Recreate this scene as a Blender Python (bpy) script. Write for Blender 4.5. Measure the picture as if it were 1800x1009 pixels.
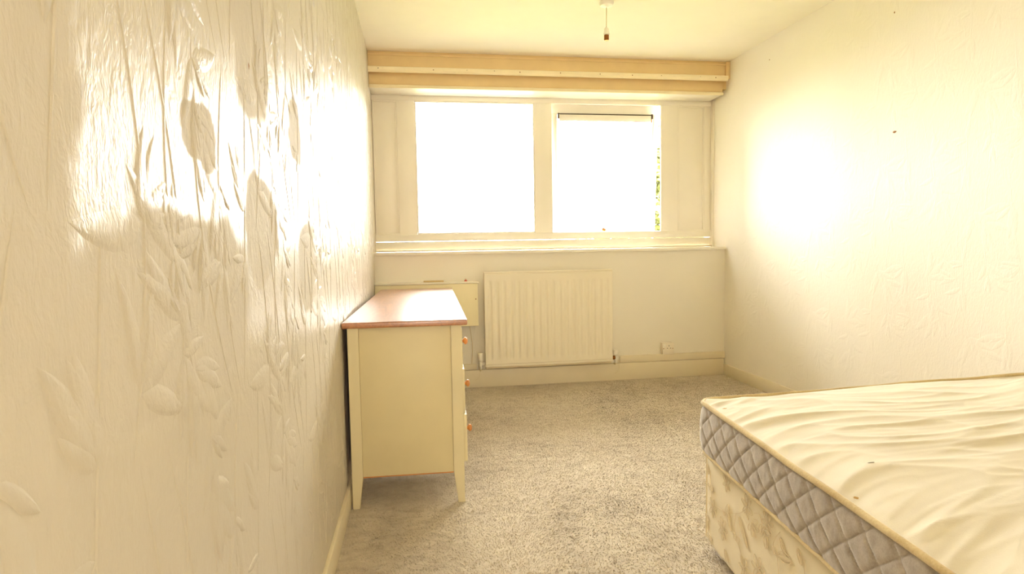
import bpy, bmesh, math, random
import numpy as np
from mathutils import Matrix, Vector, noise

for o in list(bpy.data.objects): bpy.data.objects.remove(o)
SC = bpy.context.scene
COL = SC.collection
rnd = random.Random(7)

# ---------------------------------------------------------------- camera
CAM = Vector((0.2968, -4.3459, 1.0263)); YAW, PITCH, ROLL = 0.15343, -0.0694, -0.01674
FPX = 1069.06
def cam_axes():
    cy, sy = math.cos(YAW), math.sin(YAW); cp, sp = math.cos(PITCH), math.sin(PITCH)
    f = Vector((sy*cp, cy*cp, sp)); r = Vector((cy, -sy, 0)); u = r.cross(f)
    cr, sr = math.cos(ROLL), math.sin(ROLL)
    return r*cr + u*sr, -r*sr + u*cr, f
r_, u_, f_ = cam_axes()
cd = bpy.data.cameras.new('camera'); cam = bpy.data.objects.new('camera', cd); COL.objects.link(cam)
M = Matrix(((r_.x, u_.x, -f_.x), (r_.y, u_.y, -f_.y), (r_.z, u_.z, -f_.z))).to_4x4(); M.translation = CAM
cam.matrix_world = M
cd.sensor_width = 36; cd.lens = FPX/1800*36; cd.clip_start = 0.02
SC.camera = cam

# ---------------------------------------------------------------- world, light, exposure
W = bpy.data.worlds.new('World'); SC.world = W; W.use_nodes = True
bg = W.node_tree.nodes['Background']
bg.inputs['Color'].default_value = (1.0, 0.96, 0.93, 1); bg.inputs['Strength'].default_value = 9.0
pl = bpy.data.lights.new('window_portal', 'AREA'); pl.shape = 'RECTANGLE'; pl.size = 2.0; pl.size_y = 1.05
pl.cycles.is_portal = True
po = bpy.data.objects.new('window_portal', pl); COL.objects.link(po)
po.location = (1.25, 0.42, 1.6); po.rotation_euler = (math.radians(-90), 0, 0)
hl = bpy.data.lights.new('added_fill_light', 'AREA'); hl.shape = 'RECTANGLE'; hl.size = .8; hl.size_y = 1.5
hl.energy = 7; hl.color = (1, .96, .9)
ho = bpy.data.objects.new('added_fill_light', hl); COL.objects.link(ho)
ho.location = (.55, -6.55, 1.35); ho.rotation_euler = (math.radians(90), 0, 0)      # added fill lamp, shining in through a made-up doorway behind the camera
SC.view_settings.view_transform = 'Standard'; SC.view_settings.look = 'None'
SC.view_settings.gamma = 1; SC.view_settings.use_curve_mapping = False
SC.view_settings.exposure = 2.18
SC.cycles.diffuse_bounces = 12; SC.cycles.max_bounces = 18; SC.cycles.transparent_max_bounces = 12

# room numbers
RW, RH, RB = 2.619, 2.35, -4.62      # width, height, back wall
RD = 0.207                          # window frame plane
SILL = 0.985

# ---------------------------------------------------------------- helpers
def srgb(r, g, b):
    f = lambda c: (c/255/12.92) if c/255 <= .04045 else ((c/255+.055)/1.055)**2.4
    return (f(r), f(g), f(b), 1)

class NT:
    def __init__(s, name):
        s.m = bpy.data.materials.new(name); s.m.use_nodes = True; s.t = s.m.node_tree; s.p = s.t.nodes['Principled BSDF']
        s.co = s.n('ShaderNodeTexCoord').outputs['Object']
    def n(s, ty, **k):
        x = s.t.nodes.new(ty)
        for a, b in k.items(): setattr(x, a, b)
        return x
    def l(s, a, b): s.t.links.new(a, b)
    def map(s, scale=(1, 1, 1), loc=(0, 0, 0), src=None):
        m = s.n('ShaderNodeMapping'); s.l(src or s.co, m.inputs[0]); m.inputs['Scale'].default_value = scale; m.inputs['Location'].default_value = loc
        return m.outputs[0]
    def noise(s, scale, detail=3, vec=None, rough=.5, dist=0):
        x = s.n('ShaderNodeTexNoise'); s.l(vec or s.co, x.inputs['Vector']); x.inputs['Scale'].default_value = scale
        x.inputs['Detail'].default_value = detail; x.inputs['Roughness'].default_value = rough; x.inputs['Distortion'].default_value = dist
        return x.outputs['Fac']
    def math(s, op, a, b=None, c=None):
        x = s.n('ShaderNodeMath', operation=op)
        for i, v in enumerate((a, b, c)):
            if v is None: continue
            if isinstance(v, (int, float)): x.inputs[i].default_value = v
            else: s.l(v, x.inputs[i])
        return x.outputs[0]
    def ramp(s, fac, stops):
        x = s.n('ShaderNodeValToRGB'); s.l(fac, x.inputs[0]); e = x.color_ramp.elements
        while len(e) < len(stops): e.new(.5)
        for q, (pp, c) in zip(e, stops): q.position = pp; q.color = c if len(c) == 4 else (*c, 1)
        return x.outputs[0]
    def mix(s, fac, a, b):
        x = s.n('ShaderNodeMix', data_type='RGBA')
        for i, v in ((0, fac), (6, a), (7, b)):
            if isinstance(v, (int, float, tuple)): x.inputs[i].default_value = v
            else: s.l(v, x.inputs[i])
        return x.outputs[2]
    def bump(s, h, strength, dist, prev=None):
        x = s.n('ShaderNodeBump'); s.l(h, x.inputs['Height']); x.inputs['Strength'].default_value = strength; x.inputs['Distance'].default_value = dist
        if prev: s.l(prev, x.inputs['Normal'])
        s.l(x.outputs[0], s.p.inputs['Normal']); return x.outputs[0]
    def set(s, k, v):
        if isinstance(v, (int, float, tuple)): s.p.inputs[k].default_value = v
        else: s.l(v, s.p.inputs[k])

def plain(name, col, rough=.5, spec=.5, metal=0, var=.04, bump=0, bscale=60):
    t = NT(name); c = srgb(*col)
    n = t.noise(9, 4)
    t.set('Base Color', t.ramp(n, [(.3, tuple(x*(1-var) for x in c[:3])), (.7, tuple(min(1, x*(1+var)) for x in c[:3]))]))
    t.set('Roughness', rough); t.set('Specular IOR Level', spec); t.set('Metallic', metal)
    if bump: t.bump(t.noise(bscale, 3), .5, bump)
    return t.m

def wallpaper(name, col, rough, gloss_patches=None, grain=.0009):
    t = NT(name); c = srgb(*col)
    n = t.noise(2.5, 5)
    t.set('Base Color', t.ramp(n, [(.3, tuple(x*.965 for x in c[:3])), (.7, c)]))
    g1 = t.noise(1, 3, t.map((260, 260, 90)), .6)       # fine vertical grain
    g2 = t.noise(1, 3, t.map((90, 90, 38)), .6, .5)
    b = t.bump(g1, .55, grain); b = t.bump(g2, .55, grain*2.0, b)
    if gloss_patches: b = t.bump(t.noise(1, 3, t.map((34, 34, 20)), .65, 1.2), .5, .0035, b)
    t.set('Specular IOR Level', .5)
    if gloss_patches:
        sep = t.n('ShaderNodeSeparateXYZ'); 
        wv = t.n('ShaderNodeVectorMath', operation='ADD'); t.l(t.co, wv.inputs[0])
        nz = t.n('ShaderNodeTexNoise'); t.l(t.co, nz.inputs['Vector']); nz.inputs['Scale'].default_value = 9; nz.inputs['Detail'].default_value = 6
        sc = t.n('ShaderNodeVectorMath', operation='MULTIPLY_ADD'); t.l(nz.outputs['Color'], sc.inputs[0])
        sc.inputs[1].default_value = (.11, .11, .11); sc.inputs[2].default_value = (-.055, -.055, -.055)
        t.l(sc.outputs[0], wv.inputs[1]); t.l(wv.outputs[0], sep.inputs[0])
        tot = None
        for (y, z, ry, rz) in gloss_patches:
            dy = t.math('POWER', t.math('ABSOLUTE', t.math('DIVIDE', t.math('SUBTRACT', sep.outputs[1], y), ry)), 3)
            dz = t.math('POWER', t.math('ABSOLUTE', t.math('DIVIDE', t.math('SUBTRACT', sep.outputs[2], z), rz)), 3)
            d = t.math('SUBTRACT', 1, t.math('ADD', dy, dz))
            d = t.math('MULTIPLY', d, 3.5); cl = t.n('ShaderNodeClamp'); t.l(d, cl.inputs[0]); d = cl.outputs[0]
            tot = d if tot is None else t.math('MAXIMUM', tot, d)
        r = t.n('ShaderNodeMapRange'); t.l(tot, r.inputs[0]); r.inputs[3].default_value = rough; r.inputs[4].default_value = .7
        t.set('Roughness', r.outputs[0])
        r2 = t.n('ShaderNodeMapRange'); t.l(tot, r2.inputs[0]); r2.inputs[3].default_value = .36; r2.inputs[4].default_value = .12
        t.set('Specular IOR Level', r2.outputs[0])
    else: t.set('Roughness', rough)
    return t.m

# ---------------------------------------------------------------- mesh helpers
def mesh_from(name, V, F, mat, parent=None, smooth=False):
    me = bpy.data.meshes.new(name); me.from_pydata([tuple(v) for v in V], [], F); me.update()
    return link(name, me, mat, parent, smooth)
def link(name, me, mat, parent=None, smooth=False, angle=None):
    if mat and not me.materials: me.materials.append(mat)
    if smooth: me.polygons.foreach_set('use_smooth', [True]*len(me.polygons))
    o = bpy.data.objects.new(name, me); COL.objects.link(o)
    if parent: o.parent = parent
    return o
def from_bm(name, bm, mat, parent=None, smooth=False, angle=None):
    me = bpy.data.meshes.new(name); bm.normal_update(); bm.to_mesh(me); bm.free()
    o = link(name, me, mat, parent, smooth)
    if smooth and angle is not None:
        try: me.set_sharp_from_angle(angle=math.radians(angle))
        except Exception: pass
    return o
def abox(bm, a, b, bev=0, seg=2):
    r = bmesh.ops.create_cube(bm, size=1)
    vs = r['verts']
    for v in vs: v.co = Vector([a[i] + (v.co[i]+.5)*(b[i]-a[i]) for i in range(3)])
    if bev:
        es = list({e for v in vs for e in v.link_edges})
        bmesh.ops.bevel(bm, geom=es, offset=bev, segments=seg, affect='EDGES', profile=.5)
    return bm
def box(name, a, b, mat, parent=None, bev=0, seg=2):
    bm = bmesh.new(); abox(bm, a, b, bev, seg)
    return from_bm(name, bm, mat, parent, smooth=bev > 0, angle=35)
def lathe(name, prof, mat, parent=None, loc=(0, 0, 0), axis='z', n=28):
    V, F = [], []
    for (r, z) in prof:
        for i in range(n):
            a = 2*math.pi*i/n; p = (r*math.cos(a), r*math.sin(a), z)
            if axis == 'x': p = (p[2], p[0], p[1])
            if axis == 'y': p = (p[0], p[2], p[1])
            V.append((p[0]+loc[0], p[1]+loc[1], p[2]+loc[2]))
    for k in range(len(prof)-1):
        for i in range(n):
            j = (i+1) % n; F.append((k*n+i, k*n+j, (k+1)*n+j, (k+1)*n+i))
    F.append(tuple(range(n))[::-1]); F.append(tuple(range((len(prof)-1)*n, len(prof)*n)))
    me = bpy.data.meshes.new(name); me.from_pydata(V, [], F); me.update()
    bm = bmesh.new(); bm.from_mesh(me); bmesh.ops.recalc_face_normals(bm, faces=bm.faces)
    bpy.data.meshes.remove(me)
    return from_bm(name, bm, mat, parent, True, 40)
def tube_geo(pts, rad, n=8, closed=False):
    pts = [Vector(p) for p in pts]; V, F = [], []; m = len(pts); prev = None
    for k, p in enumerate(pts):
        a = pts[(k-1) % m] if (closed or k > 0) else p; b = pts[(k+1) % m] if (closed or k < m-1) else p
        t = (b-a).normalized()
        if prev is None: up = Vector((0, 0, 1)) if abs(t.z) < .9 else Vector((1, 0, 0)); s = t.cross(up).normalized()
        else: s = (prev - t*prev.dot(t)).normalized()
        prev = s; w = s.cross(t)
        r = rad[k] if isinstance(rad, (list, tuple)) else rad
        for i in range(n):
            an = 2*math.pi*i/n; V.append(p + s*(r*math.cos(an)) + w*(r*math.sin(an)))
    for k in range(m if closed else m-1):
        k2 = (k+1) % m
        for i in range(n):
            j = (i+1) % n; F.append((k*n+i, k2*n+i, k2*n+j, k*n+j))
    if not closed: F.append(tuple(range(n))); F.append(tuple(range((m-1)*n, m*n))[::-1])
    return V, F
def tube(name, pts, rad, mat, parent=None, n=8, closed=False):
    V, F = tube_geo(pts, rad, n, closed)
    bm = bmesh.new(); me = bpy.data.meshes.new(name); me.from_pydata([tuple(v) for v in V], [], F); bm.from_mesh(me); bpy.data.meshes.remove(me)
    bmesh.ops.recalc_face_normals(bm, faces=bm.faces)
    return from_bm(name, bm, mat, parent, True, 50)
def empty(name, loc=(0, 0, 0), rz=0):
    o = bpy.data.objects.new(name, None); COL.objects.link(o); o.location = loc; o.rotation_euler = (0, 0, rz); o.empty_display_size = .1
    return o
def tag(o, label, cat, group=None):
    o['label'] = label; o['category'] = cat
    if group: o['group'] = group
    return o
def st(o): o['kind'] = 'structure'; return o
def stuff(o): o['kind'] = 'stuff'; return o

# ---------------------------------------------------------------- materials
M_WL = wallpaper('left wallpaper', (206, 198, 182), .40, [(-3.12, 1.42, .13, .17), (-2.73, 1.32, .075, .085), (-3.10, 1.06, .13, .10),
                                                         (-3.95, 1.30, .22, .6), (-3.42, 1.19, .07, .045), (-2.62, .98, .12, .12), (-3.50, .95, .3, .13)])
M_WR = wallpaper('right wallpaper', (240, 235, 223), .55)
M_WF = wallpaper('window wall paint', (240, 235, 222), .5, grain=.0004)
M_CEIL = plain('ceiling paint', (240, 234, 219), .9, .2, var=.01)
M_WOODW = plain('white gloss paint', (240, 235, 222), .35, .5, var=.015, bump=.0004, bscale=30)
M_BEAM = plain('yellowed cream paint', (230, 206, 156), .55, .4, var=.03, bump=.0006, bscale=25)
M_BASE = plain('skirting paint', (232, 222, 196), .4, .5, var=.02)
M_PVC = plain('window frame white', (241, 236, 225), .35, .5, var=.01)
M_RAD = plain('radiator enamel', (240, 232, 212), .35, .5, var=.01)
M_PIPE = plain('painted pipe', (226, 212, 180), .4)
M_VALVE = plain('white plastic', (240, 236, 225), .35)
M_SOCK = plain('socket plastic', (238, 230, 214), .3)
M_DARK = plain('dark recess', (60, 45, 35), .7)
M_DESK = plain('cream desk paint', (224, 212, 172), .42, .5, var=.02)
M_DESKI = plain('desk inner panel paint', (218, 205, 162), .45, .5, var=.02)
M_BOX = plain('cream boxing paint', (242, 232, 196), .5, .4, var=.02)
M_KNOB = plain('turned pine', (205, 135, 68), .3, .5, var=.15)
M_CHIP = plain('bare plaster chip', (150, 110, 70), .9)
M_BRASS = plain('tarnished brass', (150, 95, 45), .4, .5, .8)
M_CAP = plain('brown vent cap', (88, 66, 48), .6)
M_HOLE = plain('dark hole', (50, 35, 25), .9)

def mk_wood():
    t = NT('varnished brown wood')
    v = t.map((14, 1.6, 14)); n = t.noise(3, 6, v, .65, 1.2); n2 = t.noise(60, 2, t.map((8, .6, 8)))
    f = t.math('ADD', t.math('MULTIPLY', n, .75), t.math('MULTIPLY', n2, .25))
    t.set('Base Color', t.ramp(f, [(.3, srgb(138, 80, 40)), (.52, srgb(176, 110, 58)), (.75, srgb(206, 144, 86))]))
    t.set('Roughness', .36); t.set('Specular IOR Level', .9); t.set('Coat Weight', 1.0); t.set('Coat IOR', 1.75); t.set('Coat Roughness', .36)
    t.bump(n2, .25, .0005); return t.m
M_WOOD = mk_wood()

def mk_carpet(name, dark=1.0):
    t = NT(name)
    a = t.noise(2.2, 5, None, .6, .4); b = t.noise(14, 5, t.map((1, 1.7, 1)), .65, .6); c = t.noise(240, 3)
    f = t.math('ADD', t.math('ADD', t.math('MULTIPLY', a, .35), t.math('MULTIPLY', b, .4)), t.math('MULTIPLY', c, .25))
    t.set('Base Color', t.ramp(f, [(.34, srgb(158, 145, 125)), (.5, srgb(198, 186, 165)), (.66, srgb(216, 206, 186))]))
    t.set('Roughness', 1); t.set('Specular IOR Level', .05); t.set('Sheen Weight', .3); t.set('Sheen Roughness', .6)
    bb = t.bump(c, .4, .0025); t.bump(b, .5, .010, bb); return t.m
M_CARPET = mk_carpet('beige carpet')

def mk_fabric(name, stops, scale, bump=.0006, sheen=.3, vari=6):
    t = NT(name)
    a = t.noise(vari, 4); w = t.noise(scale, 2)
    f = t.math('ADD', t.math('MULTIPLY', a, .7), t.math('MULTIPLY', w, .3))
    t.set('Base Color', t.ramp(f, stops)); t.set('Roughness', .9); t.set('Specular IOR Level', .15)
    t.set('Sheen Weight', sheen); t.bump(w, .5, bump); return t.m
M_TOP = mk_fabric('cream mattress fabric', [(.3, srgb(220, 211, 190)), (.7, srgb(232, 225, 206))], 500)
M_SIDE = mk_fabric('grey quilted fabric', [(.35, srgb(146, 135, 122)), (.65, srgb(176, 166, 153))], 260, .0008, .7, 30)
M_TAPE = mk_fabric('beige piping tape', [(.35, srgb(190, 166, 116)), (.65, srgb(222, 204, 160))], 220, .001)
M_DIVAN = mk_fabric('cream divan fabric', [(.3, srgb(228, 216, 184)), (.7, srgb(236, 226, 198))], 420)
M_FLOWER = mk_fabric('woven tan pattern', [(.3, srgb(216, 200, 162)), (.7, srgb(223, 208, 172))], 420)

def mk_glass():
    t = NT('dusty window glass'); nt = t.t
    out = nt.nodes['Material Output']; nt.nodes.remove(t.p)
    tr = t.n('ShaderNodeBsdfTransparent'); tl = t.n('ShaderNodeBsdfTranslucent'); gl = t.n('ShaderNodeBsdfGlossy')
    tr.inputs[0].default_value = (.97, .98, .97, 1); tl.inputs[0].default_value = (.95, .96, .95, 1); gl.inputs['Roughness'].default_value = .05
    fr = t.n('ShaderNodeFresnel'); fr.inputs[0].default_value = 1.45
    m1 = t.n('ShaderNodeMixShader'); m1.inputs[0].default_value = .12; t.l(tr.outputs[0], m1.inputs[1]); t.l(tl.outputs[0], m1.inputs[2])
    m2 = t.n('ShaderNodeMixShader'); t.l(fr.outputs[0], m2.inputs[0]); t.l(m1.outputs[0], m2.inputs[1]); t.l(gl.outputs[0], m2.inputs[2])
    t.l(m2.outputs[0], out.inputs[0]); return t.m
M_GLASS = mk_glass()

# ================================================================ SETTING
floor = st(box('floor', (-.15, RB-.15, -.12), (RW+.15, .35, 0), M_CARPET))
ceiling = st(box('ceiling', (-.15, RB-.15, RH), (RW+.15, .35, RH+.12), M_CEIL))
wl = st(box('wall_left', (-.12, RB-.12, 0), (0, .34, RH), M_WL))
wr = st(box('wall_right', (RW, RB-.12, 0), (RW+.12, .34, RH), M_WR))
bm = bmesh.new()
for a_, b_ in (((0, RB-.12, 0), (.12, RB, RH)), ((.95, RB-.12, 0), (RW, RB, RH)), ((.12, RB-.12, 2.03), (.95, RB, RH))): abox(bm, a_, b_)  # doorway gap put in so the fill lamp reaches the room
wb = st(from_bm('wall_back', bm, M_WR))
bm = bmesh.new()
for a_, b_ in (((-.12, -6.72, 0), (-.0, RB-.121, RH)), ((1.25, -6.72, 0), (1.37, RB-.121, RH)), ((-.12, -6.72, -.12), (1.37, RB-.121, 0)), ((-.12, -6.72, RH), (1.37, RB-.151, RH+.12)), ((-.12, -6.84, 0), (1.37, -6.72, RH))): abox(bm, a_, b_)
st(from_bm('wall_added_hall', bm, M_WR))  # unseen hall shell, added to house the fill lamp
wf = st(box('wall_window', (0, 0, 0), (RW, .3, SILL-.022), M_WF))
hd = st(box('wall_head', (0, .0, 2.16), (RW, .3, RH), M_BEAM))

# carpet pile: short tufts over the part in view
def pile():
    rs = np.random.RandomState(3); n = 420000
    x = rs.rand(n)*2.6+.008; 
    y = -0.02-(4.0)*rs.rand(n)
    an = rs.rand(n)*2*np.pi; wd = .0011+.0008*rs.rand(n); h = .002+.003*rs.rand(n)
    # brushed directions: lean follows slow waves
    ph = 2.1*np.sin(3.1*x+1.3*np.sin(2.2*y)) + 1.7*np.sin(2.6*y+.8*np.sin(4*x)); lx = .004*np.cos(ph)+.0015*rs.randn(n); ly = .004*np.sin(ph)+.0015*rs.randn(n)
    V = np.empty((n, 3, 3)); c, s = np.cos(an)*wd, np.sin(an)*wd
    V[:, 0] = np.stack([x-c, y-s, 0*x], 1); V[:, 1] = np.stack([x+c, y+s, 0*x], 1); V[:, 2] = np.stack([x+lx, y+ly, h], 1)
    me = bpy.data.meshes.new('carpet_pile'); me.vertices.add(3*n); me.vertices.foreach_set('co', V.ravel())
    me.loops.add(3*n); me.loops.foreach_set('vertex_index', np.arange(3*n, dtype=np.int32))
    me.polygons.add(n); me.polygons.foreach_set('loop_start', np.arange(0, 3*n, 3, dtype=np.int32)); me.update(calc_edges=True)
    return stuff(link('carpet_pile', me, M_CARPET, floor))
pile()

# embossed bamboo relief of the wallpaper
def leaf_pts(cx, cz, ang, L, wd, h, curl):
    """lens-shaped leaf in the wall plane; returns grid rows of (u, v, height)"""
    rows = []; K = 6
    for k in range(K+1):
        t = k/K; w = wd*math.sin(math.pi*min(1, t**.75*1.0))**.8 if 0 < t < 1 else 0
        a = ang + curl*t; u = cx+math.cos(a)*L*t; v = cz+math.sin(a)*L*t; nx, nz = -math.sin(a), math.cos(a)
        env = math.sin(math.pi*t)**.5 if 0 < t < 1 else 0
        rows.append([(u+nx*w*q, v+nz*w*q, h*(e*env-.06)) for q, e in ((-1.35, 0), (-1, .25), (-.6, 1), (0, .5), (.6, 1), (1, .25), (1.35, 0))])
    return rows
def tile(seed, S, h):
    R = random.Random(seed); V, F = [], []
    def add(rows):
        b = len(V); m = len(rows[0])
        for r in rows: V.extend(r)
        for k in range(len(rows)-1):
            for i in range(m-1): F.append((b+k*m+i, b+k*m+i+1, b+(k+1)*m+i+1, b+(k+1)*m+i))
    nst = 6
    for s in range(nst):
        x0 = (s+.5)*S/nst + R.uniform(-.02, .02); lean = R.uniform(-.22, .22); bow = R.uniform(-.06, .06); K = 12
        rows = []
        for k in range(K+1):
            t = k/K; x = x0+lean*S*(t-.5)+bow*math.sin(math.pi*t); z = S*t; w = .0004+.0016*math.sin(math.pi*t)**.5 if 0 < t < 1 else .0003
            rows.append([(x-w*1.6, z, -.00005), (x-w*.6, z, h*.5*min(1, w*600)-.00006), (x+w*.6, z, h*.5*min(1, w*600)-.00006), (x+w*1.6, z, -.00005)])
        add(rows)
        for c in range(R.choice((2, 3, 3))):
            t = R.uniform(.12, .95); x = x0+lean*S*(t-.5)+bow*math.sin(math.pi*t); z = S*t
            base = R.choice((-.9, -2.2, -1.57, .6, 2.4))
            for q in range(R.choice((4, 5, 6))):
                a = base + R.uniform(-1.05, 1.05); L = R.uniform(.065, .155)
                add(leaf_pts(x, z, a, L, L*R.uniform(.085, .13), h*R.uniform(.8, 1.3), R.uniform(-.35, .35)))
    return np.array(V), F
def emboss(wall, mat, xface, sx, y0, y1, z0, z1, h, seed):
    S = .53; V0, F0 = tile(seed, S, h); VV, FF = [], []; off = 0
    for i in range(int(math.ceil((y1-y0)/S))):
        for j in range(int(math.ceil((z1-z0)/S))):
            V = V0.copy(); U = V[:, 0]+y0+i*S; Z = V[:, 1]+z0+j*S-(.265 if i % 2 else 0)
            P = np.stack([xface+sx*V[:, 2], U, Z], 1); VV.append(P); FF += [tuple(a+off for a in f) for f in F0]; off += len(V)
    VV = np.concatenate(VV)
    keep = (VV[:, 2] > .09) & (VV[:, 2] < RH-.01) & (VV[:, 1] < -.01)
    FF = [f for f in FF if all(keep[a] for a in f)]
    o = mesh_from('embossed_leaves', VV, FF, mat, wall, True); stuff(o)
emboss(wl, M_WL, 0, 1, -4.24, -.01, -.0, RH+.2, .0022, 11)
emboss(wr, M_WR, RW, -1, -3.2, -.01, -.0, RH+.2, .0008, 23)

# skirting boards
def skirting(name, a, b, m=M_BASE): return st(box(name, a, b, m, bev=.003))
skirting('baseboard_left', (0, RB, 0), (.014, 0, .088)); skirting('baseboard_right', (RW-.014, RB, 0), (RW, 0, .085))
skirting('baseboard_window', (.014, -.02, 0), (RW-.014, 0, .128))

# stepped boxed beams above the window
t1 = st(empty('trim_1', (0, 0, 2.2)))
def tb(name, a, b, m=M_BEAM, par=t1, bev=.002):
    o = box(name, (a[0], a[1], a[2]-2.2), (b[0], b[1], b[2]-2.2), m, par, bev); return o
tb('upper_board', (.001, -.045, 2.235), (2.585, -.001, RH-.0005))
tb('end_block', (2.587, -.06, 2.225), (RW-.001, -.001, RH-.002))
tb('cover_strip', (.001, -.052, 2.322), (2.585, -.0452, 2.336))
M_BAT_LIT = plain('cream batten paint with sill light', (244, 232, 198), .5, .4, var=.03)  # paler tone paints in light from the sill, on batten and lower lip
bm = bmesh.new(); prof = [(-.0455, .044), (-.066, .044), (-.070, .040), (-.068, .020), (-.056, .010), (-.0455, .008)]
A_ = [bm.verts.new((.001, y, z)) for y, z in prof]; B_ = [bm.verts.new((2.60, y, z)) for y, z in prof]
bm.faces.new(A_); bm.faces.new(B_[::-1])
for i in range(6): bm.faces.new((A_[i], B_[i], B_[(i+1) % 6], A_[(i+1) % 6]))
bmesh.ops.recalc_face_normals(bm, faces=bm.faces); from_bm('batten', bm, M_BAT_LIT, t1)
tb('lower_board', (.001, -.012, 2.128), (2.585, -.0006, 2.2345))
tb('lower_lip', (.001, -.026, 2.112), (2.585, -.0125, 2.134), M_BAT_LIT, bev=.003)
tb('soffit_board', (.001, -.012, 2.118), (2.585, .2, 2.1275), M_WOODW)
# screw holes along the batten
for k, x in enumerate((.07, .10, .44, .67, .86, 1.04, 1.25, 1.33, 1.62, 1.75, 1.86, 2.08, 2.38, 2.5)):
    lathe('screw_hole', [(.0035, 0), (.005, .0012), (.002, .0016)], M_CHIP if k % 3 else M_HOLE, t1, (x, -.0692, .031+.004*math.sin(k*2.3)), 'y', 10).scale = (1, 1, 1)
# ---------------------------------------------------------------- window
win = st(empty('window_1', (0, RD, SILL)))
def wbx(name, a, b, m=M_PVC, par=win, bev=.004, off=(0, RD, SILL)):
    return box(name, tuple(a[i]-off[i] for i in range(3)), tuple(b[i]-off[i] for i in range(3)), m, par, bev)
ZB, ZT = 1.055, 2.125       # frame member range
yf, yb = RD, RD+.035
XR = 2.603
def frame_obj():
    bm = bmesh.new(); off = (0, RD, SILL)
    def ab(a, b, bev=.004): abox(bm, tuple(a[i]-off[i] for i in range(3)), tuple(b[i]-off[i] for i in range(3)), bev)
    ab((-.01, yf, 1.062), (RW+.01, yb, 1.115)); ab((-.01, yf, 2.082), (RW+.01, yb, 2.16))
    for x0, x1, yy in ((.175, .305, yb), (1.19, 1.325, yb), (2.19, 2.332, yf+.02), (2.548, XR, yb)): ab((x0, yf, 1.113), (x1, yy, 2.084))
    return from_bm('window_frame', bm, M_PVC, win, True, 35)
frame_obj()
wbx('lower_rail', (-.01, yf-.004, SILL+.001), (XR, yb+.03, 1.060), bev=.003)
wbx('frame_filler', (XR+.001, yf-.03, SILL), (RW+.01, yb, 2.118), M_WOODW, bev=.002)
wbx('side_panel', (-.01, yf+.012, 1.113), (.176, yb-.01, 2.084)); wbx('side_panel', (2.331, yf+.008, 1.113), (2.549, yb-.01, 2.084))
# beads round the side panels
def beads(x0, x1, z0, z1, name, w=.010, y0=yf+.002, y1=yf+.0115, sides='lrtb'):
    bm = bmesh.new(); off = (0, RD, SILL)
    def ab(a, b): abox(bm, tuple(a[i]-off[i] for i in range(3)), tuple(b[i]-off[i] for i in range(3)), .002)
    if 'b' in sides: ab((x0, y0, z0), (x1, y1, z0+w))
    if 't' in sides: ab((x0, y0, z1-w), (x1, y1, z1))
    if 'l' in sides: ab((x0, y0, z0+w), (x0+w, y1, z1-w))
    if 'r' in sides: ab((x1-w, y0, z0+w), (x1, y1, z1-w))
    return from_bm(name, bm, M_PVC, win, True, 35)
beads(.003, .175, 1.115, 2.082, 'panel_bead'); beads(2.332, 2.548, 1.115, 2.082, 'panel_bead')
beads(.305, 1.19, 1.115, 2.082, 'glazing_bead', .010, yf+.002, yf+.014)
wbx('pane', (.303, yf+.016, 1.113), (1.192, yf+.022, 2.084), M_GLASS, bev=0)
# inner stop on casement frame
beads(1.325, 2.19, 1.115, 2.082, 'frame_rebate', .006, yf+.028, yf+.034, 'l')
# top-hung casement, open outward
sash = empty('casement_sash', (1.757, .036, 2.105-SILL)); sash.parent = win; sash.rotation_euler = (math.radians(4.2), 0, 0); st(sash)
def sb(name, a, b, m=M_PVC, bev=.004): return box(name, a, b, m, sash, bev)
XL_, XR_, ZS = -.455, .427, -1.005
bm = bmesh.new()
abox(bm, (XL_, 0, -.090), (XR_, .045, 0), .004); abox(bm, (XL_, 0, ZS), (XR_, .045, ZS+.052), .004)
abox(bm, (XL_, 0, ZS+.050), (-.378, .045, -.088), .004); abox(bm, (.384, 0, ZS+.050), (XR_, .045, -.088), .004)
from_bm('sash_frame', bm, M_PVC, sash, True, 35)
sb('pane', (-.380, .02, ZS+.050), (.386, .026, -.088), M_GLASS, 0)
sb('trickle_vent', (-.366, -.012, -.140), (.368, -.0005, -.096), M_PVC, .004)
sb('vent_slot', (-.366, -.008, -.0955), (.368, -.0005, -.088), M_DARK, 0)
sb('vent_end_cap', (-.378, -.014, -.128), (-.3665, -.0005, -.086), M_CAP, .003)
sb('vent_end_cap', (.3685, -.014, -.122), (.383, -.0005, -.084), M_CAP, .003)
sb('vent_end_clip', (.3685, -.010, -.150), (.377, -.0005, -.1225), M_KNOB, .002)
sb('vent_lip', (-.366, -.008, -.1445), (.368, -.0005, -.1405), plain('pinkish seal', (214, 150, 140), .6), 0)
h = lathe('handle', [(.012, 0), (.012, .006), (.007, .010), (.007, .024), (.010, .028), (.008, .036)], M_BRASS, sash, (.0, -.001, ZS+.030), 'y', 16)
h.scale = (1, -1, 1)
# window board (sill)
bm = bmesh.new(); abox(bm, (-.005, -.022-RD, -.022), (RW-.001, -.01, 0), .004); from_bm('window_sill', bm, M_WOODW, win, True, 35)
wbx('sill_bead', (.001, .185, SILL+.0005), (XR, .1945, SILL+.014), bev=.002)

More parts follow.
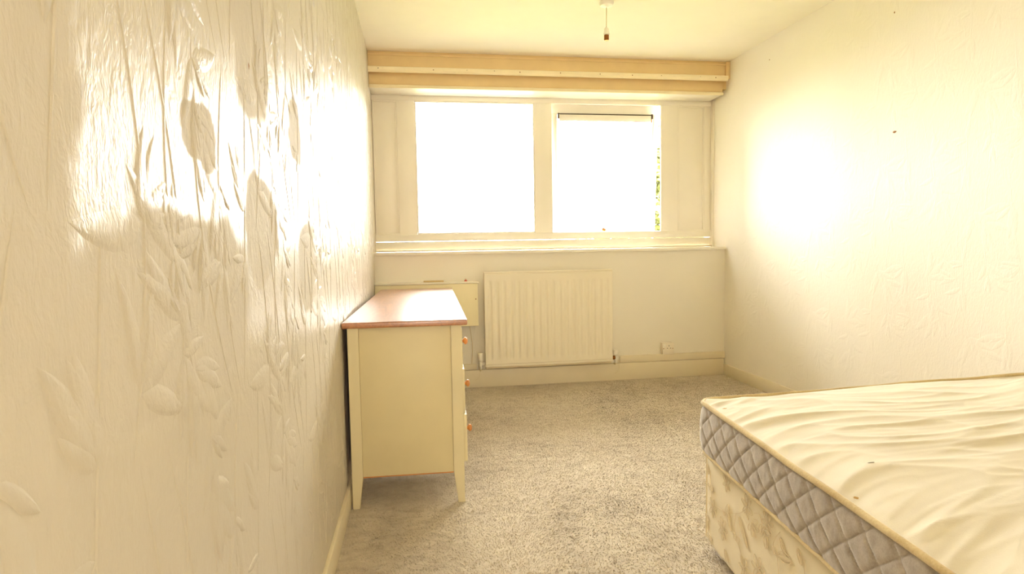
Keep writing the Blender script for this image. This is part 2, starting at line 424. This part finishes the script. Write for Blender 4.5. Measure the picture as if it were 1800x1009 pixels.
# ================================================================ OUTSIDE
def mk_leaf():
    t = NT('tree leaves'); n = t.noise(1.2, 3)
    t.set('Base Color', t.ramp(n, [(.35, srgb(56, 62, 16)), (.65, srgb(88, 88, 28))])); t.set('Roughness', .6); return t.m
M_LEAF = mk_leaf(); M_BARK = plain('bark', (110, 90, 70), .9, bump=.01, bscale=8); M_GRASS = plain('lawn', (120, 128, 60), 1, .1, var=.2)
gm = st(box('ground', (-30, .6, -3.2), (45, 60, -3.0), M_GRASS))
def tree(loc, H, R0, seed, label):
    R = random.Random(seed); t = tag(empty('garden_tree', loc), label, 'tree', None)
    pts = [(0, 0, 0), (.1, .05, H*.25), (0, -.1, H*.5), (.1, 0, H*.78)]
    tube('trunk', pts, [.16, .13, .10, .04], M_BARK, t, 10)
    V, F = [], []
    for c in range(70):
        a = R.uniform(0, 6.28); rr = R0*math.sqrt(R.random()); zz = R.uniform(.38, 1.0)*H; sc = math.sin(math.pi*min(1, (zz/H-.30)/.75))
        cx, cy = rr*math.cos(a)*sc, rr*math.sin(a)*sc
        for q in range(230):
            p = Vector((cx+R.gauss(0, .3), cy+R.gauss(0, .3), zz+R.gauss(0, .22)))
            d = Vector((R.gauss(0, 1), R.gauss(0, 1), R.gauss(0, .6))).normalized(); s = d.cross(Vector((R.gauss(0, 1), R.gauss(0, 1), R.gauss(0, 1)))).normalized()
            L = R.uniform(.09, .17); b = len(V)
            V += [p, p+d*L*.5+s*L*.28, p+d*L, p+d*L*.5-s*L*.28]; F.append((b, b+1, b+2, b+3))
    stuff(mesh_from('foliage', V, F, M_LEAF, t))
tree((5.7, 8.0, -3.0), 6.0, 1.7, 5, 'pale green tree outside behind the right casement, the nearer one')
tree((8.2, 14.5, -3.0), 6.6, 2.6, 8, 'green tree farther off outside, seen through the gap beside the casement')

# ================================================================ RADIATOR
def radiator():
    x0, x1, z0, z1 = .757, 1.697, .158, .838; yf_ = -.085
    t = tag(empty('radiator', (x0, 0, z0)), 'white ribbed panel radiator on the wall under the window', 'radiator')
    NF = 18; pitch = (x1-x0-.03)/NF; nx = NF*10+4; nz = 60
    xs = np.linspace(0, x1-x0, nx); zs = np.linspace(.012, z1-z0-.012, nz); V, F = [], []
    for z in zs:
        for x in xs:
            u = ((x-.015) % pitch)/pitch; inside = .015 < x < x1-x0-.015
            g = max(0, min(1, (abs(u-.5)-.08)/.26)) if inside else 1
            g = g*g*(3-2*g); d = min((z-.012-.03)/.028, (z1-z0-.012-.05-z)/.028); d = max(0, min(1, d)); d = d*d*(3-2*d)
            V.append((x, yf_ + .0055*(1-g)*d, z))
    for j in range(nz-1):
        for i in range(nx-1): F.append((j*nx+i, j*nx+i+1, (j+1)*nx+i+1, (j+1)*nx+i))
    # returns to give the pressed panel its thickness
    xe = x1-x0
    o = mesh_from('front_panel', V, F, M_RAD, t, True)
    so = o.modifiers.new('s', 'SOLIDIFY'); so.thickness = .012; so.offset = -1
    box('top_seam', (0, yf_-.002, z1-z0-.014), (xe, yf_+.014, z1-z0), M_RAD, t, .003)
    box('bottom_seam', (0, yf_-.002, 0), (xe, yf_+.014, .014), M_RAD, t, .003)
    box('rear_panel', (.004, -.045, .006), (xe-.004, -.036, z1-z0-.004), M_RAD, t, .003)
    box('bottom_rail', (.004, -.07, -.016), (xe-.004, -.034, -.001), M_PIPE, t, .005)
    for x in (.002, xe-.005): box('side_grille', (x, yf_+.012, .014), (x+.003, -.034, z1-z0-.012), M_RAD, t)
    for x in (.15, xe-.19): box('wall_bracket', (x, -.0355, .08), (x+.04, 0, z1-z0-.08), M_PIPE, t)
    # valves
    for s, x in ((-1, 0), (1, xe)):
        v = lathe('valve_connector', [(.011, 0), (.011, .012), (.015, .013), (.015, .026), (.010, .027), (.010, .04)], M_BRASS if s > 0 else M_VALVE, t, (x if s > 0 else x-.04, -.055, .022), 'x', 14)
        vx = x+s*.032
        lathe('valve_body', [(.009, -.04), (.012, -.02), (.014, -.018), (.014, .01), (.010, .012), (.010, .02)], M_VALVE, t, (vx, -.055, .022), 'z', 14)
        lathe('valve_cap', [(.014, .02), (.020, .024), (.021, .05 if s > 0 else .07), (.017, .056 if s > 0 else .078)], M_VALVE, t, (vx, -.055, .022), 'z', 18)
        tube('feed_pipe', [(vx, -.055, -.018), (vx, -.053, -.026), (vx, -.040, -.029), (vx, -.021, -.029)], .0065, M_PIPE, t)
radiator()
# loose wires by the valves
for (x, lab) in ((.71, 'thin pale loose wire curling down below the left radiator valve'), (1.755, 'thin pale loose wire curling down below the right radiator valve')):
    tag(tube('loose_wire', [(x, -.024, .16), (x+.012, -.026, .12), (x+.010, -.03, .09), (x-.006, -.034, .066), (x-.03, -.032, .052)], .0014, M_PIPE, None, 6), lab, 'wire')
# low pipe boxing along the skirting
tag(box('pipe_trunking', (1.775, -.02, .130), (RW-.003, -.0005, .182), M_BASE, bev=.004), 'cream pipe boxing running on top of the skirting, right of the radiator', 'pipe boxing')
tag(box('pipe_trunking', (.02, -.02, .130), (.70, -.0005, .172), M_BASE, bev=.004), 'cream pipe boxing running on top of the skirting, left of the radiator behind the desk', 'pipe boxing')

# socket
def socket():
    t = tag(empty('wall_socket', (2.145, 0, .225)), 'white single wall socket low on the wall between radiator and right corner', 'socket')
    box('back_box', (-.043, -.034, -.041), (.043, -.0003, .045), M_SOCK, t, .004)
    box('face_plate', (-.045, -.042, -.043), (.045, -.0342, .047), M_SOCK, t, .0035)
    box('rocker_switch', (-.034, -.046, .012), (-.022, -.0415, .034), M_VALVE, t, .0015)
    for (x, z, w, hh) in ((.006, .022, .004, .009), (-.006, .004, .007, .004), (.018, .004, .007, .004)):
        box('pin_hole', (x-w/2-.0, -.0426, z-hh/2), (x+w/2, -.0415, z+hh/2), M_HOLE, t)
    for x in (-.036, .036): lathe('screw', [(.003, 0), (.0035, .001)], M_BRASS, t, (x, -.0435, .002), 'y', 10)
socket()
# small junction plate behind the desk
def jplate():
    t = tag(empty('junction_plate', (.585, 0, .175)), 'narrow upright white plate on the wall between desk and radiator', 'wall plate')
    box('plate', (-.022, -.012, 0), (.022, -.0004, .085), M_SOCK, t, .003); lathe('screw', [(.004, 0), (.004, .0015)], M_DARK, t, (.006, -.0135, .035), 'y', 10)
jplate()

# boxing on the wall behind the desk
def boxing():
    t = tag(empty('wall_boxing', (0, 0, .46)), 'cream painted wooden boxing on the wall behind the far end of the desk', 'boxing')
    box('front_board', (.003, -.1, 0), (.710, -.084, .300), M_BOX, t, .003)
    box('top_board', (.001, -.103, .301), (.716, -.0005, .314), M_WOODW, t, .004)
    box('end_board', (.694, -.0835, 0), (.710, -.0005, .300), M_BOX, t, .002)
    lathe('screw_head', [(.004, 0), (.004, .0015)], M_BRASS, t, (.695, -.1015, .19), 'y', 12)
boxing()
tag(box('wood_offcut', (.335, -.075, .7745), (.475, -.052, .785), plain('bare pine', (205, 180, 130), .7, var=.1), bev=.0015), 'thin bare wood offcut lying on the boxing under the window sill', 'wood')
cp = tag(empty('reddish_cap', (.63, -.06, .7745)), 'tiny reddish stopper standing on the boxing left of the radiator', 'plastic cap')  # small reddish thing on the boxing, taken for a cap
lathe('reddish_cap_base', [(.010, 0), (.011, .005), (.007, .008)], plain('red plastic', (196, 70, 50), .5), cp)
lathe('reddish_cap_tip', [(.006, .0082), (.006, .014), (.004, .017)], plain('pink plastic', (225, 180, 150), .5), cp)
tag(tube('hanging_cable', [(.655, -.012, .46), (.66, -.008, .42), (.672, -.006, .33), (.672, -.005, .25), (.665, -.008, .172)], .0022, M_PIPE, None, 6), 'thin cable hanging down the wall below the boxing, beside the radiator', 'cable')
tag(tube('hanging_cable', [(.70, -.006, .46), (.69, -.006, .38), (.68, -.006, .30), (.70, -.006, .20), (.69, -.01, .172)], .0015, M_WOODW, None, 6), 'paler cable hanging down the wall below the boxing, nearer the radiator valve', 'cable')

# ================================================================ DESK
def desk():
    rz = math.radians(-1.4)
    t = tag(empty('desk', (0.005, -1.975, 0), rz), 'cream painted chest desk with a shiny brown wooden top along the left wall', 'desk')
    L = 1.80; HT = .716; X0, X1 = .016, .455     # body
    bm = bmesh.new(); abox(bm, (-.002, 0, HT), (.478, L, HT+.023), .005, 3); from_bm('top', bm, M_WOOD, t, True, 35)
    def leg(x0, x1, y0, y1, inward, ty):
        bm = bmesh.new(); zb, zt, zm = 0.0, HT-.0005, .13
        V = []
        for z, k in ((zb, .016), (zm, 0), (zt, 0)):
            a0, a1 = (x0, x1-k) if inward > 0 else (x0+k, x1)
            b0, b1 = (y0, y1-k) if ty > 0 else (y0+k, y1)
            V.append([bm.verts.new(p) for p in ((a0, b0, z), (a1, b0, z), (a1, b1, z), (a0, b1, z))])
        bm.faces.new(V[0][::-1]); bm.faces.new(V[2])
        for i in range(2):
            for j in range(4): bm.faces.new((V[i][j], V[i][(j+1) % 4], V[i+1][(j+1) % 4], V[i+1][j]))
        bmesh.ops.bevel(bm, geom=[e for e in bm.edges if abs(e.verts[0].co.z-e.verts[1].co.z) > .05], offset=.002, segments=2, affect='EDGES')
        from_bm('leg', bm, M_DESK, t, True, 40)
    lw = .042
    leg(X0, X0+lw, .02, .02+lw, 1, 1); leg(X1-lw, X1, .02, .02+lw, -1, 1)
    leg(X0, X0+lw, L-.02-lw, L-.02, 1, -1); leg(X1-lw, X1, L-.02-lw, L-.02, -1, -1)
    zb = .125
    box('side_panel', (X0+lw+.0005, .026, zb), (X1-lw-.0005, .042, HT-.001), M_DESKI, t, .001)
    box('side_panel', (X0+lw+.0005, L-.042, zb), (X1-lw-.0005, L-.026, HT-.001), M_DESKI, t, .001)
    box('side_panel_edge', (X0+lw+.0005, .026, zb-.004), (X1-lw-.0005, .042, zb-.0005), M_KNOB, t)
    box('back_panel', (X0+.004, .02+lw+.0005, zb), (X0+.014, L-.02-lw-.0005, HT-.001), M_WOOD, t)
    box('front_rail', (X1-.018, .02+lw+.0005, HT-.02), (X1-.002, L-.02-lw-.0005, HT-.001), M_DESK, t, .001)
    rows = [(.535, .692), (.348, .530), (.150, .343)]
    BW = .40
    for (ya, yb_) in ((.02+lw+.003, .02+lw+BW), (L-.02-lw-BW, L-.02-lw-.003)):
        inner = yb_+.003 if ya < .5 else ya-.019
        box('divider_panel', (X0+.015, inner, zb), (X1-.002, inner+.016, HT-.0205), M_DESK, t, .001)
        box('bottom_panel', (X0+.015, min(ya, inner)+.017 if ya > .5 else .0425, zb), (X1-.02, L-.0425 if ya > .5 else inner-.0005, zb+.012), M_DESKI, t)
        for k, (za, zc) in enumerate(rows):
            ext = (.003, .009, .014)[k] if ya < .5 else .003
            d = box('drawer', (X1-.014+ext, ya, za), (X1+.002+ext, yb_, zc), M_DESK, t, .002)
            bm = bmesh.new(); abox(bm, (.12, ya+.02, za+.01), (X1-.0145+ext, yb_-.02, za+.016)); abox(bm, (.12, ya+.02, za+.016), (X1-.0145+ext, ya+.03, zc-.03))
            abox(bm, (.12, yb_-.03, za+.016), (X1-.0145+ext, yb_-.02, zc-.03)); from_bm('drawer_box', bm, M_DESKI, d)
            lathe('knob', [(.008, 0), (.0075, .006), (.007, .012), (.011, .015), (.0155, .020), (.0155, .025), (.011, .030), (.003, .0315)], M_KNOB, d,
                  (X1+.002+ext, (ya+yb_)/2, (za+zc)/2-(0, .012, .018)[k]), 'x', 20)
desk()

# ================================================================ BED
BA = math.radians(5.4)
def wr_h(s, t):
    """wrinkled fabric height at s along the length, t across the width"""
    w = noise.noise(Vector((t*1.6, s*1.3, 3.1)))*.16
    a = (s + .18*t + w + .04*math.sin(t*5))
    h = 0
    for f, am, k in ((9, .0056, 1), (17, .0034, 7), (34, .0013, 13), (58, .0006, 19)):
        q = noise.noise(Vector((t*1.7*k**.15 + k, a*f*.55, k*2.7)))
        h += am*(1-min(1, abs(q)*3.0))**2 + am*.7*q
    h *= 1 + .5*math.exp(-t/.35)
    h += .010*noise.noise(Vector((t*2.2, s*2.2, 9)))
    return h
def rounded(wd, ln, r, step):
    """outline points (x, y, nx, ny, s) of a rounded rectangle: x 0..wd, y 0..-ln"""
    P = []; n = 6
    def seg(a, b):
        m = max(1, int((Vector(b)-Vector(a)).length/step))
        for i in range(m): q = Vector(a).lerp(Vector(b), i/m); P.append(q)
    def arc(c, a0):
        for i in range(n): a = a0+math.pi/2*i/n; P.append(Vector((c[0]+r*math.cos(a), c[1]+r*math.sin(a))))
    seg((wd-r, 0), (r, 0)); arc((r, -r), math.pi/2); seg((0, -r), (0, -ln+r)); arc((r, -ln+r), math.pi)
    seg((r, -ln), (wd-r, -ln)); arc((wd-r, -ln+r), 1.5*math.pi); seg((wd, -ln+r), (wd, -r)); arc((wd-r, -r), 0)
    return P
def skew(t, rise):
    # the old bed sits slightly out of square, its far edge drifting towards the window
    S = Matrix(((1, 0, 0, 0), (.105, 1, 0, 0), (rise/1.36, 0, 1, 0), (0, 0, 0, 1)))
    for c in t.children: c.data.transform(S)
def mattress():
    z0, z1 = .335, .497; wd, ln = 1.365, 1.90
    t = tag(empty('mattress', (1.203, -2.470, 0), -BA), 'bare cream double mattress with grey diamond quilted sides on the divan', 'mattress')
    P = rounded(wd, ln, .05, .0042); m = len(P); s = 0; S = []
    for i in range(m): S.append(s); s += (P[(i+1) % m]-P[i]).length
    # shift so that s starts at the left far corner
    N = []
    for i in range(m):
        d = (P[(i+1) % m]-P[(i-1) % m]).normalized(); N.append(Vector((-d.y, d.x))*-1)
    cen = Vector((wd/2, -ln/2))
    N = [n if n.dot(P[i]-cen) > 0 else -n for i, n in enumerate(N)]
    s0 = S[min(range(m), key=lambda i: (P[i]-Vector((.0, -.05))).length)]-.05
    K = 42; V, F = [], []
    zedge = lambda i: z1 + .0035*noise.noise(Vector((S[i]*5, 1, 0))) + .005*noise.noise(Vector((S[i]*1.7, 4, 0)))
    for k in range(K+1):
        f = k/K
        for i in range(m):
            zz = z0 + (zedge(i)-z0)*f; u = S[i]-s0
            zr = (zz-.39)/.08; sr = (u-.1)/.0965
            a, b = sr+zr, sr-zr
            ga = abs(a-round(a))*2; gb = abs(b-round(b))*2   # 0 at stitch lines
            q = (1-math.exp(-(min(ga, 1)/.11)))*(1-math.exp(-(min(gb, 1)/.11)))
            puff = q*((.0060 + .0012*noise.noise(Vector((u*30, zz*30, 1))))) + .0008*noise.noise(Vector((u*90, zz*30, 2)))*q
            bulge = .012*math.sin(math.pi*f)**.7 if 0 < f < 1 else 0
            edge = min(1, f/.06, (1-f)/.06)
            o = puff*edge + bulge - .012
            V.append((P[i].x+N[i].x*o, P[i].y+N[i].y*o, zz))
    for k in range(K):
        for i in range(m): j = (i+1) % m; F.append((k*m+i, k*m+j, (k+1)*m+j, (k+1)*m+i))
    side = mesh_from('quilted_side', V, F, M_SIDE, t, True)
    tube('piping', [(P[i].x+N[i].x*-.004, P[i].y+N[i].y*-.004, zedge(i)+.003) for i in range(0, m, 3)], .0075, M_TAPE, t, 8, True)
    tube('piping', [(P[i].x-N[i].x*.006, P[i].y-N[i].y*.006, z0+.004) for i in range(0, m, 4)], .006, M_TAPE, t, 8, True)
    # top panel: grid in the rounded rectangle, mapped from a unit grid
    nx, ny = 220, 330; V, F = [], []; r = .05
    for j in range(ny+1):
        y = -ln*j/ny; dy = min(-y, ln+y); ins = r-math.sqrt(max(0, r*r-(r-dy)**2)) if dy < r else 0
        for i in range(nx+1):
            x = ins+(wd-2*ins)*i/nx; e = min(x-ins, wd-ins-x, dy)
            g = min(1, max(0, e)/.05); g = g*(2-g)
            zb_ = z1+.0035*noise.noise(Vector(((-y)*5, 1, 0)))*(1-g)
            dome = .012*(min(1, max(0, e)/.22)**.6)
            V.append((min(max(x, .004), wd-.004), min(y, -.004) if y > -ln/2 else max(y, -ln+.004), zb_+dome*1.0 + wr_h(-y, x)*(.15+.85*g)*1.15))
    for j in range(ny):
        for i in range(nx): a = j*(nx+1)+i; F.append((a, a+nx+1, a+nx+2, a+1))
    mesh_from('top_cover', V, F, M_TOP, t, True)
    bm = bmesh.new(); abox(bm, (.03, -ln+.03, z0), (wd-.03, -.03, z0+.006)); from_bm('underside', bm, M_TOP, t)
    # small stains
    for (x, y, rx, ry, m_) in ((.162, -.67, .009, .005, plain('grey stain', (128, 116, 84), .9)), (.045, -.125, .008, .004, plain('tan stain', (196, 160, 100), .9)), (.03, -.806, .006, .004, plain('tan stain', (196, 160, 100), .9))):
        zt = z1+.012*(min(1, min(x, -y)/.22)**.6)+wr_h(-y, x)*1.15
        n = 12; V = [(x, y, zt+.0012)]+[(x+rx*math.cos(6.283*i/n)*(1+.3*math.sin(i*2.1)), y+ry*math.sin(6.283*i/n), wr_h(-(y+ry*math.sin(6.283*i/n)), x+rx*math.cos(6.283*i/n))*1.15+zt-wr_h(-y, x)*1.15+.0006) for i in range(n)]
        mesh_from('stain', V, [(0, 1+i, 1+(i+1) % n) for i in range(n)], m_, t, True)
    return t
skew(mattress(), .022)

def divan():
    wd, ln = 1.325, 1.86
    t = tag(empty('divan_base', (1.222, -2.495, 0), -BA), 'cream fabric divan bed base with a tan floral pattern, under the mattress', 'bed base')
    P = rounded(wd, ln, .022, .05); m = len(P); V, F = [], []
    prof = [(.040, .03), (.012, .031), (.003, .038), (0, .050), (0, .15), (.0015, .20), (.0, .29), (.004, .325), (.012, .3335)]
    cen = Vector((wd/2, -ln/2)); 
    for (ins, z) in prof:
        for i in range(m):
            d = (P[(i+1) % m]-P[(i-1) % m]).normalized(); n = Vector((d.y, -d.x))
            if n.dot(P[i]-cen) < 0: n = -n
            V.append((P[i].x-n.x*ins, P[i].y-n.y*ins, z))
    for k in range(len(prof)-1):
        for i in range(m): j = (i+1) % m; F.append((k*m+i, k*m+j, (k+1)*m+j, (k+1)*m+i))
    F.append(tuple(range(m))); F.append(tuple(range((len(prof)-1)*m, len(prof)*m))[::-1])
    mesh_from('base_body', V, F, M_DIVAN, t, True)
    tube('corner_seam', [(.0035, -.0035, .045), (.0035, -.0035, .18), (.0035, -.0035, .325)], .0028, M_DIVAN, t, 6)
    for (x, y) in ((.08, -.1), (wd-.08, -.1), (.08, -ln+.1), (wd-.08, -ln+.1)):
        lathe('castor', [(.016, 0), (.022, .004), (.022, .020), (.012, .026), (.012, .030)], M_DARK, t, (x, y, 0.0), 'z', 14)
    # woven flower pattern on the long left side and the far end
    Vv, Ff = [], []
    def emit(side, pts, w, closed=False):
        """flat ribbon through pts (s, z) with half widths w"""
        n = len(pts); b = len(Vv)
        for k in range(n):
            a = pts[(k-1) % n] if closed or k else pts[k]; c = pts[(k+1) % n] if closed or k < n-1 else pts[k]
            d = Vector((c[0]-a[0], c[1]-a[1])); d = d.normalized() if d.length else Vector((1, 0)); nn = Vector((-d.y, d.x))
            ww = w[k] if isinstance(w, list) else w
            for sg in (1, -1):
                s_, z_ = pts[k][0]+nn.x*ww*sg, pts[k][1]+nn.y*ww*sg
                Vv.append((-.0026, -s_, z_) if side == 0 else (s_, .0026, z_))
        inr = lambda q: .002 < (-Vv[q][1] if side == 0 else Vv[q][0]) < (1.84 if side == 0 else 1.30) and .050 < Vv[q][2] < .324
        for k in range(n if closed else n-1):
            j = (k+1) % n
            if not all(inr(q) for q in (b+2*k, b+2*k+1, b+2*j, b+2*j+1)): continue
            Ff.append((b+2*k, b+2*k+1, b+2*j+1, b+2*j))
    def petal(side, c, ang, L, wd_, lw=.0010):
        pts = []
        for i in range(14):
            a = 2*math.pi*i/14; u = L*.5*(1-math.cos(a)); v = wd_*math.sin(a)*(1.0 if u < L*.6 else .9)
            pts.append((c[0]+math.cos(ang)*u-math.sin(ang)*v, c[1]+math.sin(ang)*u+math.cos(ang)*v))
        emit(side, pts, lw, True)
    def flower(side, c, r, rot, n=7, span=2*math.pi):
        for k in range(n): petal(side, (c[0]+math.cos(rot+span*k/n)*.003, c[1]+math.sin(rot+span*k/n)*.003), rot+span*k/n, r, r*.24)
        emit(side, [(c[0]-.004, c[1]), (c[0]+.004, c[1])], .004)
    def leaf(side, c, ang, L, wd_, solid=True):
        petal(side, c, ang, L, wd_, .0012)
        if solid: pts = [(c[0]+math.cos(ang)*L*q, c[1]+math.sin(ang)*L*q) for q in (0, .35, .7, 1)]; emit(side, pts, [.0008, wd_*.30, wd_*.45, .0005])
    def stem(side, pts, w=.0009):
        out = []
        for k in range(len(pts)-1):
            p0, p1, p2, p3 = pts[max(0, k-1)], pts[k], pts[k+1], pts[min(len(pts)-1, k+2)]
            for q in range(6):
                u = q/6; f = lambda a, b, c, d: .5*(2*b+(c-a)*u+(2*a-5*b+4*c-d)*u*u+(3*b-a-3*c+d)*u**3)
                out.append((f(p0[0], p1[0], p2[0], p3[0]), f(p0[1], p1[1], p2[1], p3[1])))
        out.append(pts[-1]); emit(side, out, w)
    def motif(side, o):
        A = lambda s, z: (s+o, z)
        leaf(side, A(.030, .232), 0, .042, .010); leaf(side, A(.020, .062), 0, .045, .010)
        stem(side, [A(.0, .228), A(.02, .232), A(.03, .232)]); stem(side, [A(.052, .29), A(.05, .25), A(.058, .215), A(.069, .18)])
        flower(side, A(.069, .172), .030, .3); flower(side, A(.150, .140), .034, 1.1)
        stem(side, [A(.069, .168), A(.11, .19), A(.16, .20), A(.22, .222), A(.27, .245), A(.31, .275)])
        leaf(side, A(.172, .195), 1.1, .045, .011); leaf(side, A(.185, .205), -1.0, .05, .010); leaf(side, A(.165, .19), 2.6, .02, .006)
        flower(side, A(.314, .283), .032, .8, 6); flower(side, A(.348, .250), .034, -2.3, 5, 3.6); flower(side, A(.434, .292), .028, .2, 6)
        leaf(side, A(.262, .230), -.85, .088, .009); stem(side, [A(.245, .235), A(.235, .19), A(.245, .16)])
        petal(side, A(.248, .153), .6, .026, .009); petal(side, A(.246, .153), 2.6, .024, .009); stem(side, [A(.248, .152), A(.27, .140), A(.285, .118), A(.295, .095)])
        stem(side, [A(.36, .285), A(.385, .295), A(.40, .285), A(.405, .268)])
        leaf(side, A(.405, .272), -2.0, .03, .011); leaf(side, A(.412, .265), .1, .035, .012); leaf(side, A(.425, .255), -1.5, .036, .012)
        stem(side, [A(.50, .30), A(.475, .272), A(.468, .245), A(.49, .22), A(.50, .16), A(.49, .12)])
        leaf(side, A(.492, .236), .28, .065, .014); petal(side, A(.488, .235), 2.9, .03, .009); leaf(side, A(.50, .285), -.9, .045, .008)
        flower(side, A(.300, .098), .032, 1.2, 6); flower(side, A(.385, .140), .036, .4, 7)
        leaf(side, A(.010, .125), -.3, .03, .008); leaf(side, A(.022, .110), -1.3, .03, .006); leaf(side, A(.165, .085), -1.0, .05, .011)
        flower(side, A(.175, .296), .026, .5, 6); leaf(side, A(.018, .30), -1.1, .035, .009)
        flower(side, A(.45, .095), .028, .9, 6); stem(side, [A(.385, .13), A(.42, .09), A(.45, .09)])
    for k in range(3): motif(0, .565*k)
    for k in range(2): motif(1, .565*k+.05)
    fo = mesh_from('woven_flower_pattern', Vv, Ff, M_FLOWER, t); stuff(fo)
    so = fo.modifiers.new('s', 'SOLIDIFY'); so.thickness = .0012; so.offset = 0
    return t
skew(divan(), 0)

# ================================================================ PENDANT
def pendant():
    t = tag(empty('pendant_lampholder', (1.364, -1.02, RH)), 'bulbless white pendant lampholder hanging on a short cord from the ceiling', 'ceiling light')
    lathe('ceiling_rose', [(.040, -.0002), (.041, -.008), (.034, -.020), (.014, -.026), (.006, -.028)], M_VALVE, t, n=32)
    tube('cord', [(0, 0, -.026), (-.0005, 0, -.08), (-.001, 0, -.145)], .0028, M_PIPE, t, 10)
    lathe('holder_cap', [(.006, -.136), (.010, -.139), (.0135, -.150), (.0145, -.166)], M_VALVE, t, (-.001, 0, 0), n=24)
    lathe('shade_ring', [(.0165, -.1665), (.0175, -.169), (.0175, -.174), (.016, -.1765)], M_VALVE, t, (-.001, 0, 0), n=24)
    lathe('socket', [(.0135, -.177), (.0135, -.200), (.0115, -.206), (.0095, -.206)], M_BRASS, t, (-.001, 0, 0), n=24)
pendant()

# small chips and nail marks on the walls
def chip(name, wall, x, y, z, ry, rz, sx):
    n = 9; V = [(x+sx*.0014, y, z)]+[(x+sx*.0004, y+ry*math.cos(6.283*i/n)*(1+.25*math.sin(i*3.7)), z+rz*math.sin(6.283*i/n)) for i in range(n)]
    F = [(0, 1+i, 1+(i+1) % n) for i in range(n)]
    if sx < 0: F = [f[::-1] for f in F]
    mesh_from(name, V, F, M_CHIP, wall)
chip('plaster_chip', wr, RW-.001, -1.653, 1.545, .012, .006, -1); chip('nail_mark', wr, RW-.001, -1.633, 2.12, .004, .005, -1)
chip('nail_mark', wr, RW-.001, -.569, 2.21, .005, .004, -1); chip('nail_mark', wl, .0018, -3.15, 1.36, .003, .007, 1)
chip('nail_mark', wl, .0018, -2.60, .85, .004, .004, 1)
